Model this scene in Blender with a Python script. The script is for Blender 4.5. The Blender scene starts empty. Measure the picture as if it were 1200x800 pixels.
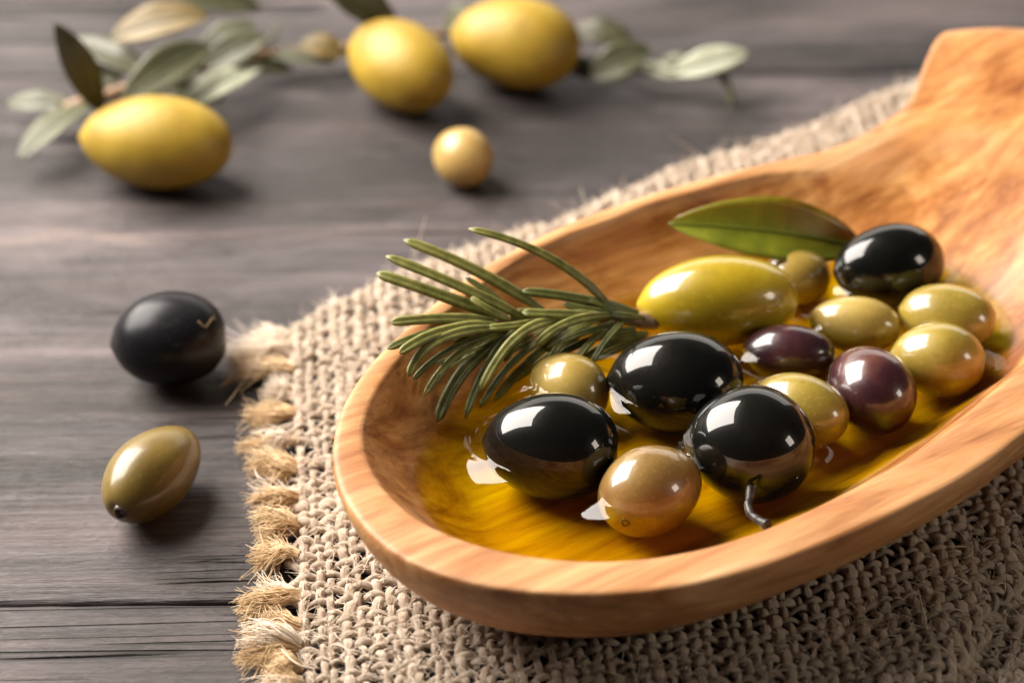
import bpy, math, random
import numpy as np
from mathutils import Vector, Matrix
from mathutils.bvhtree import BVHTree

random.seed(7)
rng = np.random.default_rng(7)
S = 0.01                                    # the script thinks in centimetres, Blender in metres
R = math.radians
scene = bpy.context.scene
col = scene.collection

# ------------------------------------------------------------------ camera
PITCH, DIST, LENS = R(35), 55.6, 100.0
cam_d = bpy.data.cameras.new('camera')
cam = bpy.data.objects.new('camera', cam_d)
col.objects.link(cam)
CAM = np.array([0, -DIST * math.cos(PITCH), DIST * math.sin(PITCH)])
cam.location = Vector(CAM * S)
cam.rotation_euler = (math.pi / 2 - PITCH, 0, 0)
cam_d.lens, cam_d.sensor_width = LENS, 36
cam_d.clip_start, cam_d.clip_end = 0.02, 50
cam_d.dof.use_dof = True
cam_d.dof.focus_distance = 0.490
cam_d.dof.aperture_fstop = 11
scene.camera = cam

# ------------------------------------------------------------------ world and lamps (an indoor table-top set)
world = bpy.data.worlds.new('World')
scene.world = world
world.use_nodes = True
bg = world.node_tree.nodes['Background']
bg.inputs[0].default_value = (0.80, 0.78, 0.84, 1)
bg.inputs[1].default_value = 0.035


def softbox(name, loc, target, sx, sy, power, colr):
    d = bpy.data.lights.new(name, 'AREA')
    d.shape, d.size, d.size_y, d.energy, d.color = 'RECTANGLE', sx * S, sy * S, power, colr
    o = bpy.data.objects.new(name, d)
    col.objects.link(o)
    o.location = Vector(loc) * S
    o.rotation_euler = (Vector(target) - Vector(loc)).to_track_quat('-Z', 'Y').to_euler()
    return o


softbox('key_softbox', (-34, 18, 34), (-4, 6, 0), 48, 40, 12.5, (1.0, 0.925, 0.85))
softbox('back_softbox', (4, 95, 36), (0, 0, 0), 150, 42, 3.4, (1.0, 0.93, 0.84))
softbox('side_lamp', (44, -20, 20), (8, -8, 1), 10, 12, 0.38, (1.0, 0.88, 0.72))

scene.view_settings.view_transform = 'Standard'
scene.view_settings.look = 'None'
scene.view_settings.exposure = 0.0
scene.view_settings.gamma = 1.0
scene.view_settings.use_curve_mapping = False
scene.cycles.use_denoising = True
scene.cycles.max_bounces = 10
scene.cycles.transparent_max_bounces = 16
scene.cycles.caustics_reflective = False
scene.cycles.caustics_refractive = False

# ------------------------------------------------------------------ pixel -> point (the plane gives the distance)
FPX = LENS / 36 * 1200
RV = np.array([1.0, 0, 0])
UV_ = np.array([0, math.sin(PITCH), math.cos(PITCH)])
VV = np.array([0, math.cos(PITCH), -math.sin(PITCH)])


def at(x, y, z=0.0):
    d = VV * FPX + RV * (x - 600) + UV_ * (400 - y)
    return CAM + d * ((z - CAM[2]) / d[2])


def depth(p):
    return float((np.asarray(p) - CAM) @ VV)


# ------------------------------------------------------------------ mesh helpers
def link_mesh(name, verts, faces, mat, parent=None, smooth=True, uvs=None, local=None):
    me = bpy.data.meshes.new(name)
    v = np.asarray(verts, float) * S
    me.from_pydata(v.tolist() if len(v) < 40 else [tuple(a) for a in v], [], faces if isinstance(faces, list) else faces.tolist())
    if smooth:
        me.polygons.foreach_set('use_smooth', np.ones(len(me.polygons), bool))
    if uvs is not None:
        lay = me.uv_layers.new(name='UVMap')
        li = np.zeros(len(me.loops), np.int32)
        me.loops.foreach_get('vertex_index', li)
        lay.data.foreach_set('uv', np.asarray(uvs, np.float32)[li].ravel())
    me.materials.append(mat)
    me.update()
    o = bpy.data.objects.new(name, me)
    col.objects.link(o)
    if parent is not None:
        o.parent = parent
    return o


def empty(name, loc=(0, 0, 0)):
    o = bpy.data.objects.new(name, None)
    o.empty_display_size = 0.01
    col.objects.link(o)
    o.location = Vector(loc) * S
    return o


def tag(o, label=None, cat=None, group=None, kind=None):
    if label: o['label'] = label
    if cat: o['category'] = cat
    if group: o['group'] = group
    if kind: o['kind'] = kind
    return o


def grid_faces(n, m, wrap_m=True):
    i, j = np.meshgrid(np.arange(n - 1), np.arange(m if wrap_m else m - 1), indexing='ij')
    j2 = (j + 1) % m
    return np.stack([i * m + j, i * m + j2, (i + 1) * m + j2, (i + 1) * m + j], -1).reshape(-1, 4)


def tube(path, ra, rb, up, sides=8, cap=True, profile=None, ply=0):
    """path Nx3, half width ra (sideways) and rb (along up) per sample -> verts, faces, uv"""
    p = np.asarray(path, float)
    n = len(p)
    t = np.gradient(p, axis=0)
    t /= np.linalg.norm(t, axis=1)[:, None] + 1e-9
    up = np.broadcast_to(np.asarray(up, float), p.shape)
    sd = np.cross(t, up)
    sd /= np.linalg.norm(sd, axis=1)[:, None] + 1e-9
    nn = np.cross(sd, t)
    ra = np.broadcast_to(ra, (n,))
    rb = np.broadcast_to(rb, (n,))
    if profile is None:
        a = np.linspace(0, 2 * np.pi, sides, endpoint=False) - np.pi / 2
        pr = np.stack([np.cos(a), np.sin(a)], -1)
    else:
        pr = np.asarray(profile, float)
        sides = len(pr)
    v = p[:, None] + sd[:, None] * (pr[None, :, 0, None] * ra[:, None, None]) + nn[:, None] * (pr[None, :, 1, None] * rb[:, None, None])
    if ply:                                   # strands wound round each other
        ang = np.arange(sides) * 2 * np.pi / sides
        Lq = np.arange(n) * np.linalg.norm(p[1] - p[0])
        g_ = 1 + 0.07 * np.cos(ply * (ang[None, :] - Lq[:, None] * 4.2))
        v = p[:, None] + (v - p[:, None]) * g_[..., None]
    f = grid_faces(n, sides)
    L = np.concatenate([[0], np.cumsum(np.linalg.norm(np.diff(p, axis=0), axis=1))])
    uv = np.stack([np.repeat(L, sides), np.tile(np.arange(sides) / sides, n)], -1)
    v = v.reshape(-1, 3)
    faces = f.tolist()
    if cap:
        faces.append(list(range(sides))[::-1])
        faces.append([(n - 1) * sides + k for k in range(sides)])
    return v, faces, uv


def hairs(paths, rad):
    """many thin three-sided fibres (K x n x 3) in one set of arrays, tapering to the tip"""
    P = np.asarray(paths, float)
    K, n, _ = P.shape
    t = np.gradient(P, axis=1)
    t /= np.linalg.norm(t, axis=2, keepdims=True) + 1e-9
    ref = np.array([0.3, 0.5, 0.81])
    a = np.cross(t, ref)
    a /= np.linalg.norm(a, axis=2, keepdims=True) + 1e-9
    b = np.cross(t, a)
    r = np.asarray(rad)[:, None] * np.linspace(1, 0.45, n)[None, :]
    ring = [P + r[..., None] * (a * math.cos(q) + b * math.sin(q)) for q in (0, 2.094, 4.189)]
    V = np.stack(ring, 2).reshape(-1, 3)
    base = grid_faces(n, 3)
    F = (base[None] + (np.arange(K) * n * 3)[:, None, None]).reshape(-1, 4)
    return V, F


def vnoise(x, seed=0):
    """smooth 1-d value noise in -1..1"""
    x = np.asarray(x, float)
    r = np.random.default_rng(seed).uniform(-1, 1, 512)
    i = np.floor(x).astype(int)
    f = x - i
    f = f * f * (3 - 2 * f)
    return r[i % 512] * (1 - f) + r[(i + 1) % 512] * f


# ------------------------------------------------------------------ materials
class Mat:
    def __init__(self, name):
        self.m = bpy.data.materials.new(name)
        self.m.use_nodes = True
        self.t = self.m.node_tree
        self.b = self.t.nodes['Principled BSDF']
        self.out = self.t.nodes['Material Output']

    def n(self, typ, **kw):
        nd = self.t.nodes.new(typ)
        for k, v in kw.items():
            if k in ('inp',):
                for kk, vv in v.items():
                    nd.inputs[kk].default_value = vv
            else:
                setattr(nd, k, v)
        return nd

    def l(self, a, b):
        self.t.links.new(a, b)

    def set(self, **kw):
        for k, v in kw.items():
            self.b.inputs[k.replace('_', ' ')].default_value = v

    def noise(self, vec, scale, detail=4, rough=0.55, dist=0.0):
        nd = self.n('ShaderNodeTexNoise', inp={'Scale': scale, 'Detail': detail, 'Roughness': rough, 'Distortion': dist})
        self.l(vec, nd.inputs['Vector'])
        return nd.outputs['Fac']

    def ramp(self, fac, stops, interp='LINEAR'):
        nd = self.n('ShaderNodeValToRGB')
        cr = nd.color_ramp
        cr.interpolation = interp
        while len(cr.elements) < len(stops):
            cr.elements.new(0.5)
        for e, (p, c) in zip(cr.elements, stops):
            e.position = p
            e.color = (*c, 1) if len(c) == 3 else c
        self.l(fac, nd.inputs[0])
        return nd.outputs[0]

    def mapping(self, vec, scale=(1, 1, 1), rot=(0, 0, 0), loc=(0, 0, 0)):
        nd = self.n('ShaderNodeMapping')
        nd.inputs['Scale'].default_value = scale
        nd.inputs['Rotation'].default_value = rot
        nd.inputs['Location'].default_value = loc
        self.l(vec, nd.inputs['Vector'])
        return nd.outputs[0]

    def mix(self, fac, a, b, mode='MIX'):
        nd = self.n('ShaderNodeMix', data_type='RGBA', blend_type=mode)
        for s, v in ((nd.inputs[0], fac), (nd.inputs[6], a), (nd.inputs[7], b)):
            if isinstance(v, (int, float)):
                s.default_value = v
            elif isinstance(v, tuple):
                s.default_value = (*v, 1) if len(v) == 3 else v
            else:
                self.l(v, s)
        return nd.outputs[2]

    def math(self, op, a, b=0.0):
        nd = self.n('ShaderNodeMath', operation=op)
        for s, v in ((nd.inputs[0], a), (nd.inputs[1], b)):
            if isinstance(v, (int, float)):
                s.default_value = v
            else:
                self.l(v, s)
        return nd.outputs[0]

    def bump(self, h, strength, dist):
        nd = self.n('ShaderNodeBump', inp={'Strength': strength, 'Distance': dist})
        self.l(h, nd.inputs['Height'])
        self.l(nd.outputs[0], self.b.inputs['Normal'])
        return nd

    def coord(self, kind='Object'):
        return self.n('ShaderNodeTexCoord').outputs[kind]


def mat_planks():
    M = Mat('weathered_grey_brown_board')
    pos = M.n('ShaderNodeNewGeometry').outputs['Position']
    rnd = M.n('ShaderNodeObjectInfo').outputs['Random']
    off = M.n('ShaderNodeCombineXYZ')
    M.l(M.math('MULTIPLY', rnd, 3.0), off.inputs[0])
    M.l(M.math('MULTIPLY', rnd, 1.7), off.inputs[2])
    add = M.n('ShaderNodeVectorMath', operation='ADD')
    M.l(pos, add.inputs[0]); M.l(off.outputs[0], add.inputs[1])
    v = M.mapping(add.outputs[0], rot=(0, 0, R(-1.6)))
    broad = M.noise(M.mapping(v, scale=(9, 26, 20)), 1.0, 5, 0.6, 1.2)
    streak = M.noise(M.mapping(v, scale=(10, 240, 60)), 1.0, 6, 0.7, 0.5)
    fine = M.noise(M.mapping(v, scale=(30, 1100, 200)), 1.0, 5, 0.75, 0.3)
    blot = M.noise(M.mapping(v, scale=(38, 75, 40)), 1.0, 6, 0.65, 0.9)
    c1 = M.ramp(broad, [(0.32, (0.019, 0.015, 0.014)), (0.46, (0.047, 0.037, 0.036)), (0.60, (0.096, 0.080, 0.081)), (0.74, (0.155, 0.122, 0.106))])
    band = M.noise(M.mapping(v, scale=(3.0, 90, 30), loc=(0.4, 1.9, 0)), 1.0, 4, 0.6, 0.7)
    c1 = M.mix(0.9, c1, M.ramp(band, [(0.34, (0.55, 0.53, 0.54)), (0.5, (1.0, 1.0, 1.0)), (0.66, (1.40, 1.33, 1.27))]), 'MULTIPLY')
    c2 = M.ramp(streak, [(0.28, (0.50, 0.47, 0.47)), (0.5, (0.95, 0.94, 0.95)), (0.72, (1.22, 1.18, 1.15))])
    c = M.mix(0.75, c1, c2, 'MULTIPLY')
    c3 = M.ramp(fine, [(0.32, (0.42, 0.40, 0.39)), (0.52, (1.0, 1.0, 1.0)), (0.70, (1.45, 1.42, 1.40))])
    c = M.mix(0.8, c, c3, 'MULTIPLY')
    c4 = M.ramp(blot, [(0.30, (0.50, 0.48, 0.50)), (0.5, (1.0, 1.0, 1.0)), (0.70, (1.35, 1.32, 1.38))])
    c = M.mix(0.8, c, c4, 'MULTIPLY')
    # long drying cracks and worn pale scratches
    crk = M.noise(M.mapping(v, scale=(3.2, 130, 40), loc=(3.1, 0.7, 0)), 1.0, 3, 0.5, 0.8)
    crack = M.ramp(M.math('ABSOLUTE', M.math('SUBTRACT', crk, 0.47)), [(0.0, (1, 1, 1)), (0.009, (0.85, 0.85, 0.85)), (0.022, (0, 0, 0))])
    gate = M.ramp(M.noise(M.mapping(v, scale=(9, 26, 10)), 1.0, 3), [(0.54, (0, 0, 0)), (0.62, (1, 1, 1))])
    crack = M.mix(1.0, crack, gate, 'MULTIPLY')
    c = M.mix(crack, c, (0.014, 0.011, 0.010))
    scr = M.ramp(M.noise(M.mapping(v, scale=(20, 420, 60), loc=(1.7, 2.2, 0)), 1.0, 2, 0.5, 0.2), [(0.745, (0, 0, 0)), (0.80, (1, 1, 1))])
    c = M.mix(M.math('MULTIPLY', scr, 0.55), c, (0.46, 0.38, 0.33))
    M.l(c, M.b.inputs['Base Color'])
    M.l(M.ramp(streak, [(0.3, (0.58,) * 3), (0.7, (0.38,) * 3)]), M.b.inputs['Roughness'])
    h = M.math('ADD', M.math('MULTIPLY', streak, 0.7), M.math('MULTIPLY', fine, 0.35))
    h = M.math('ADD', h, M.math('MULTIPLY', blot, 0.6))
    h = M.math('SUBTRACT', h, M.math('MULTIPLY', crack, 1.6))
    M.bump(h, 0.9, 0.0014)
    return M.m


def mat_bowl():
    M = Mat('oiled_olive_wood')
    o = M.mapping(M.coord('Object'), rot=(0, 0, R(-34.3)))
    wet = M.n('ShaderNodeAttribute', attribute_name='wet').outputs['Fac']
    warp = M.noise(M.mapping(o, scale=(18, 26, 26)), 1.0, 3, 0.5)
    g = M.noise(M.mapping(o, scale=(14, 95, 95)), 1.0, 6, 0.62, 1.3)
    g2 = M.noise(M.mapping(o, scale=(30, 420, 420)), 1.0, 4, 0.6, 0.4)
    fig = M.noise(M.mapping(o, scale=(34, 70, 70), loc=(0.3, 1.2, 0.4)), 1.0, 5, 0.6, 1.6)
    base = M.ramp(g, [(0.28, (0.27, 0.095, 0.026)), (0.42, (0.47, 0.220, 0.078)), (0.58, (0.59, 0.335, 0.150)), (0.78, (0.69, 0.46, 0.255))])
    c = M.mix(0.8, base, M.ramp(g2, [(0.32, (0.66, 0.54, 0.44)), (0.5, (0.98, 0.96, 0.93)), (0.66, (1.14, 1.14, 1.14))]), 'MULTIPLY')
    c = M.mix(0.75, c, M.ramp(warp, [(0.32, (0.82, 0.70, 0.58)), (0.55, (1.04, 1.02, 1.0))]), 'MULTIPLY')
    # figure of the soaked inside: redder, with dark flame marks
    inside = M.mix(0.85, c, M.ramp(fig, [(0.34, (0.40, 0.19, 0.085)), (0.43, (0.76, 0.54, 0.30)), (0.52, (1.00, 0.84, 0.54)), (0.64, (1.28, 1.16, 0.92))]), 'MULTIPLY')
    c = M.mix(wet, c, inside)
    M.l(c, M.b.inputs['Base Color'])
    M.l(M.math('SUBTRACT', 0.55, M.math('MULTIPLY', wet, 0.15)), M.b.inputs['Roughness'])
    M.l(M.math('MULTIPLY', wet, 0.45), M.b.inputs['Coat Weight'])
    M.set(Coat_Roughness=0.20, Subsurface_Weight=0.06, Subsurface_Scale=0.004)
    M.b.inputs['Subsurface Radius'].default_value = (1.0, 0.5, 0.2)
    h = M.math('ADD', M.math('MULTIPLY', g, 0.5), M.math('MULTIPLY', g2, 0.5))
    h = M.math('ADD', h, M.math('MULTIPLY', fig, 0.8))
    M.bump(h, 0.35, 0.0007)
    return M.m


def mat_oil():
    M = Mat('golden_olive_oil')
    M.t.nodes.remove(M.b)
    # Schlick reflectance, the same from both sides of the surface (the pool is drawn without refraction)
    ge = M.n('ShaderNodeNewGeometry')
    dt = M.n('ShaderNodeVectorMath', operation='DOT_PRODUCT')
    M.l(ge.outputs['Normal'], dt.inputs[0]); M.l(ge.outputs['Incoming'], dt.inputs[1])
    q = M.math('SUBTRACT', 1.0, M.math('ABSOLUTE', dt.outputs['Value']))
    frv = M.math('ADD', 0.036, M.math('MULTIPLY', M.math('POWER', q, 5.0), 0.964))
    gl = M.n('ShaderNodeBsdfGlossy', inp={'Roughness': 0.02})
    tr = M.n('ShaderNodeBsdfTransparent')
    mx = M.n('ShaderNodeMixShader')
    M.l(frv, mx.inputs[0]); M.l(tr.outputs[0], mx.inputs[1]); M.l(gl.outputs[0], mx.inputs[2])
    M.l(mx.outputs[0], M.out.inputs['Surface'])
    va = M.n('ShaderNodeVolumeAbsorption', inp={'Color': (0.9962, 0.9905, 0.0, 1), 'Density': 420})
    M.l(va.outputs[0], M.out.inputs['Volume'])
    return M.m


def mat_olive(name, ca, cb, cc, rough=0.32, coat=1.0, sss=0.25, spots=0.0, spot_col=(0.2, 0.12, 0.02), pole=None, spec=0.5):
    """ca..cc: skin colours from dark to light mottling; coat: film of oil on the skin"""
    M = Mat(name)
    o = M.coord('Object')
    rnd = M.n('ShaderNodeObjectInfo').outputs['Random']
    off = M.n('ShaderNodeVectorMath', operation='ADD')
    sc = M.n('ShaderNodeVectorMath', operation='SCALE')
    sc.inputs[0].default_value = (1.3, 0.7, 0.9)
    M.l(rnd, sc.inputs['Scale'])
    M.l(o, off.inputs[0]); M.l(sc.outputs[0], off.inputs[1])
    v = off.outputs[0]
    n1 = M.noise(v, 75, 4, 0.55, 0.4)
    n2 = M.noise(v, 900, 3, 0.6)
    c = M.ramp(n1, [(0.30, ca), (0.5, cb), (0.70, cc)])
    if spots:
        sp = M.ramp(M.noise(v, 420, 3, 0.6), [(0.60, (0, 0, 0)), (0.70, (1, 1, 1))])
        c = M.mix(M.math('MULTIPLY', sp, spots), c, spot_col)
        sp2 = M.ramp(M.noise(v, 1300, 2, 0.5), [(0.60, (0, 0, 0)), (0.68, (1, 1, 1))])
        c = M.mix(M.math('MULTIPLY', sp2, spots * 0.5), c, tuple(min(1, q * 1.5) for q in cc))
    if pole:
        x = M.n('ShaderNodeSeparateXYZ'); M.l(o, x.inputs[0])
        f = M.ramp(M.math('ADD', M.math('MULTIPLY', x.outputs[0], pole[0] * 60.0), M.math('MULTIPLY', n1, 0.6)), [(0.35, (0, 0, 0)), (1.1 if pole[0] > 9 else 0.95, (1, 1, 1))])
        c = M.mix(M.math('MULTIPLY', f, 0.7), c, pole[1])
    M.l(c, M.b.inputs['Base Color'])
    M.set(Roughness=rough, Coat_Weight=coat, Coat_Roughness=0.025, Coat_IOR=1.47, Specular_IOR_Level=spec, Subsurface_Weight=sss, Subsurface_Scale=0.003)
    M.b.inputs['Subsurface Radius'].default_value = (1.0, 0.7, 0.25)
    h = M.math('ADD', M.math('MULTIPLY', n1, 1.0), M.math('MULTIPLY', n2, 0.05))
    M.bump(h, 0.25, 0.0008)
    if coat > 0.5:                            # the oil film follows the small dents of the skin
        n3 = M.noise(v, 190, 2, 0.5)
        cbm = M.n('ShaderNodeBump', inp={'Strength': 0.10, 'Distance': 0.0008})
        M.l(M.math('ADD', n1, M.math('MULTIPLY', n3, 0.35)), cbm.inputs['Height'])
        M.l(cbm.outputs[0], M.b.inputs['Coat Normal'])
    return M.m


def mat_simple(name, ca, cb, scale=200, rough=0.5, coat=0.0, sss=0.0, stretch=(1, 1, 1), bump=0.0, spec=0.5, sheen=0.0):
    M = Mat(name)
    v = M.mapping(M.coord('Object'), scale=stretch)
    n1 = M.noise(v, scale, 5, 0.6)
    M.l(M.ramp(n1, [(0.32, ca), (0.68, cb)]), M.b.inputs['Base Color'])
    M.set(Roughness=rough, Coat_Weight=coat, Coat_Roughness=0.08, Subsurface_Weight=sss, Subsurface_Scale=0.002, Specular_IOR_Level=spec, Sheen_Weight=sheen)
    if bump:
        M.bump(n1, bump, 0.0005)
    return M.m


def mat_yarn(name, dark, mid, light):
    M = Mat(name)
    uv = M.n('ShaderNodeTexCoord').outputs['UV']
    rnd = M.n('ShaderNodeObjectInfo').outputs['Random']
    sep = M.n('ShaderNodeSeparateXYZ'); M.l(uv, sep.inputs[0])
    # fibres run round the yarn in a loose twist
    tw = M.math('ADD', M.math('MULTIPLY', sep.outputs[1], 16.0), M.math('MULTIPLY', sep.outputs[0], 6.0))
    cb = M.n('ShaderNodeCombineXYZ')
    M.l(M.math('MULTIPLY', sep.outputs[0], 1.6), cb.inputs[0]); M.l(tw, cb.inputs[1]); M.l(M.math('MULTIPLY', rnd, 40.0), cb.inputs[2])
    fib = M.noise(cb.outputs[0], 2.2, 5, 0.7, 0.3)
    cb2 = M.n('ShaderNodeCombineXYZ')
    M.l(sep.outputs[0], cb2.inputs[0]); M.l(M.math('MULTIPLY', rnd, 70.0), cb2.inputs[2])
    lng = M.noise(cb2.outputs[0], 0.9, 3, 0.6)
    c = M.ramp(fib, [(0.28, dark), (0.5, mid), (0.70, light)])
    c = M.mix(0.7, c, M.ramp(lng, [(0.30, (0.74, 0.66, 0.58)), (0.55, (1.0, 1.0, 1.0)), (0.75, (1.08, 1.06, 1.04))]), 'MULTIPLY')
    M.l(c, M.b.inputs['Base Color'])
    M.set(Roughness=0.85, Specular_IOR_Level=0.2, Sheen_Weight=0.25, Sheen_Roughness=0.5)
    M.bump(fib, 0.9, 0.0007)
    return M.m


m_plank = mat_planks()
m_under = mat_simple('dark_gap_board', (0.012, 0.010, 0.009), (0.02, 0.016, 0.014), 60, 0.9)
m_bowl = mat_bowl()
m_oil = mat_oil()
m_yarn = mat_yarn('pale_jute_yarn', (0.44, 0.32, 0.215), (0.75, 0.61, 0.47), (0.88, 0.78, 0.65))
m_tuft = mat_simple('golden_jute_fibre', (0.54, 0.37, 0.19), (0.76, 0.57, 0.35), 300, 0.8, spec=0.25, sheen=0.2)
m_hair = mat_simple('pale_jute_fibre', (0.66, 0.54, 0.41), (0.84, 0.73, 0.60), 300, 0.8, spec=0.25, sheen=0.2)
m_black = mat_olive('black_olive_skin_oiled', (0.0030, 0.0032, 0.0024), (0.005, 0.005, 0.004), (0.009, 0.008, 0.006), 0.30, 1.0, 0.0, spec=0.08)
m_black_dry = mat_olive('black_olive_skin_dry', (0.0045, 0.0045, 0.0060), (0.008, 0.008, 0.010), (0.015, 0.014, 0.016), 0.33, 0.0, 0.0, spots=0.5, spot_col=(0.03, 0.028, 0.03), spec=0.22)
m_green = mat_olive('green_olive_skin_oiled', (0.235, 0.165, 0.022), (0.345, 0.250, 0.040), (0.43, 0.325, 0.075), spots=0.45, spot_col=(0.27, 0.17, 0.03))
m_pale = mat_olive('pale_olive_skin_oiled', (0.32, 0.215, 0.040), (0.45, 0.315, 0.075), (0.53, 0.39, 0.115), spots=0.35, spot_col=(0.34, 0.21, 0.05))
m_brown = mat_olive('tan_olive_skin_oiled', (0.15, 0.078, 0.022), (0.245, 0.142, 0.038), (0.32, 0.205, 0.064), spots=0.55, spot_col=(0.20, 0.09, 0.03))
m_purple = mat_olive('purple_olive_skin_oiled', (0.018, 0.006, 0.011), (0.048, 0.013, 0.017), (0.135, 0.045, 0.030), spots=0.2, spot_col=(0.12, 0.05, 0.04))
m_yellow = mat_olive('large_yellow_green_skin_oiled', (0.31, 0.215, 0.008), (0.44, 0.31, 0.012), (0.52, 0.39, 0.028), spots=0.35, spot_col=(0.33, 0.22, 0.02))
m_yellow_dry = mat_olive('large_yellow_green_skin_dry', (0.25, 0.155, 0.014), (0.36, 0.235, 0.022), (0.43, 0.295, 0.038), 0.50, 0.0, 0.08, spots=0.5, spot_col=(0.34, 0.19, 0.02))
m_brown_dry = mat_olive('brown_green_skin_dry', (0.110, 0.070, 0.013), (0.165, 0.110, 0.022), (0.215, 0.150, 0.038), 0.34, 0.25, 0.2, spots=0.25, spot_col=(0.12, 0.06, 0.01))
m_tan_dry = mat_olive('tan_olive_skin_dry', (0.26, 0.155, 0.036), (0.38, 0.245, 0.065), (0.47, 0.32, 0.11), 0.36, 0.3, 0.15, spots=0.4)
m_scar = mat_simple('dark_stem_scar', (0.02, 0.010, 0.005), (0.06, 0.03, 0.012), 900, 0.6, coat=0.5)
m_scar_pale = mat_simple('pale_stem_scar', (0.40, 0.27, 0.10), (0.55, 0.42, 0.22), 900, 0.5)
m_scar_tan = mat_simple('tan_stem_scar', (0.16, 0.085, 0.025), (0.50, 0.36, 0.14), 1500, 0.4, coat=0.5)
m_thread = mat_simple('dry_stalk_thread', (0.20, 0.13, 0.06), (0.34, 0.24, 0.12), 900, 0.6)
m_stem_dark = mat_simple('dark_wet_stem', (0.016, 0.012, 0.010), (0.055, 0.044, 0.036), 700, 0.5, coat=0.15)
m_needle = mat_simple('rosemary_green', (0.120, 0.128, 0.020), (0.270, 0.262, 0.066), 420, 0.48, coat=0.15, sss=0.05, bump=0.5)
m_needle_dk = mat_simple('rosemary_dark_green', (0.065, 0.076, 0.013), (0.150, 0.156, 0.034), 420, 0.48, coat=0.2, bump=0.5)
m_needle_rib = mat_simple('rosemary_pale_edge', (0.16, 0.18, 0.05), (0.28, 0.29, 0.10), 500, 0.45, coat=0.3)
m_twig = mat_simple('brown_twig', (0.15, 0.09, 0.045), (0.33, 0.21, 0.12), 500, 0.6, bump=0.6)
m_leaf = mat_simple('glossy_green_leaf', (0.085, 0.108, 0.004), (0.190, 0.212, 0.014), 160, 0.36, coat=0.5, sss=0.1)
m_leaf_rib = mat_simple('leaf_midrib_yellow_green', (0.09, 0.12, 0.012), (0.14, 0.17, 0.02), 300, 0.45)
m_lf_dark = mat_simple('olive_leaf_dark', (0.032, 0.032, 0.012), (0.062, 0.058, 0.022), 120, 0.45)
m_lf_grey = mat_simple('olive_leaf_grey_green', (0.050, 0.053, 0.022), (0.092, 0.093, 0.046), 120, 0.5)
m_lf_pale = mat_simple('olive_leaf_silver_back', (0.24, 0.26, 0.17), (0.36, 0.37, 0.27), 120, 0.55)
m_lf_gold = mat_simple('olive_leaf_golden', (0.095, 0.060, 0.010), (0.150, 0.098, 0.018), 120, 0.5)

# ------------------------------------------------------------------ table: boards with joints
table = link_mesh('table_top', [(x, y, z) for z in (-2.6, -0.9) for y in (-24, 46) for x in (-40, 40)],
                  [[0, 2, 3, 1], [4, 5, 7, 6], [0, 1, 5, 4], [2, 6, 7, 3], [0, 4, 6, 2], [1, 3, 7, 5]], m_under, smooth=False)
tag(table, 'grey brown weathered wooden table top of long boards', kind='structure')
joints = [-24, -16.4, -7.75, 10.6, 19.3, 28.0, 37.0, 46]
TILT = 0.012                                  # the boards lie a touch askew to the camera
for k in range(len(joints) - 1):
    y0, y1 = joints[k], joints[k + 1]
    nx = 161
    xs = np.linspace(-40, 40, nx)
    ga = 0.012 + 0.02 * np.abs(vnoise(xs * 0.8, 20 + k)) + 0.015 * np.abs(vnoise(xs * 3.1, 60 + k))
    gb = 0.012 + 0.02 * np.abs(vnoise(xs * 0.8, 120 + k)) + 0.015 * np.abs(vnoise(xs * 3.1, 160 + k))
    zt = 0.012 * vnoise(xs * 0.25, 210 + k) - 0.012
    zt = np.minimum(zt, 0)
    rows = [(y0 + ga, zt - 0.9), (y0 + ga, zt - 0.10), (y0 + ga + 0.035, zt - 0.03), (y0 + ga + 0.11, zt),
            (y1 - gb - 0.11, zt), (y1 - gb - 0.035, zt - 0.03), (y1 - gb, zt - 0.10), (y1 - gb, zt - 0.9)]
    V = np.stack([np.stack([xs, yy + TILT * xs, zz], -1) for yy, zz in rows], 0)      # 8 x nx x 3
    F = grid_faces(8, nx, wrap_m=False)
    link_mesh('plank', V.reshape(-1, 3), F, m_plank, table)

# ------------------------------------------------------------------ wooden serving bowl
AX = R(34.3)
EU, EV = np.array([math.cos(AX), math.sin(AX)]), np.array([-math.sin(AX), math.cos(AX)])


def to_uv(p):
    return np.array([p[0] * EU[0] + p[1] * EU[1], p[0] * EV[0] + p[1] * EV[1]])


def from_uv(u, v):
    return np.asarray(u)[..., None] * EU + np.asarray(v)[..., None] * EV


ZB, ZFLOOR, ZRIM, ZOIL = 0.62, 1.28, 3.0, 1.97
CEN = np.array([4.5, -6.0])
outer_px = [(385, 535, 3), (400, 471, 3), (421, 440, 3), (463, 397, 3), (505, 361, 3), (554, 320, 3), (617, 287, 3), (679, 256, 3), (723, 241, 3), (812, 214, 3),
            (900, 192, 2.98), (960, 176, 3.0), (1010, 155, 3.1), (1060, 124, 3.3), (1080, 96, 3.47), (1087, 75, 3.62), (1088, 52, 3.8), (1094, 36, 3.9), (1112, 29, 3.98), (1140, 28, 4.0), (1200, 30, 4.05),
            (400, 590, 3), (440, 640, 3), (520, 680, 3), (600, 695, 3), (700, 697, 3), (800, 688, 3), (880, 668, 3), (980, 628, 3), (1060, 592, 3), (1140, 548, 3), (1200, 504, 3)]
pts = []
for x, y, z in outer_px:
    q = to_uv(at(x, y, z)[:2])
    pts.append((q[0], q[1], z))
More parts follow.
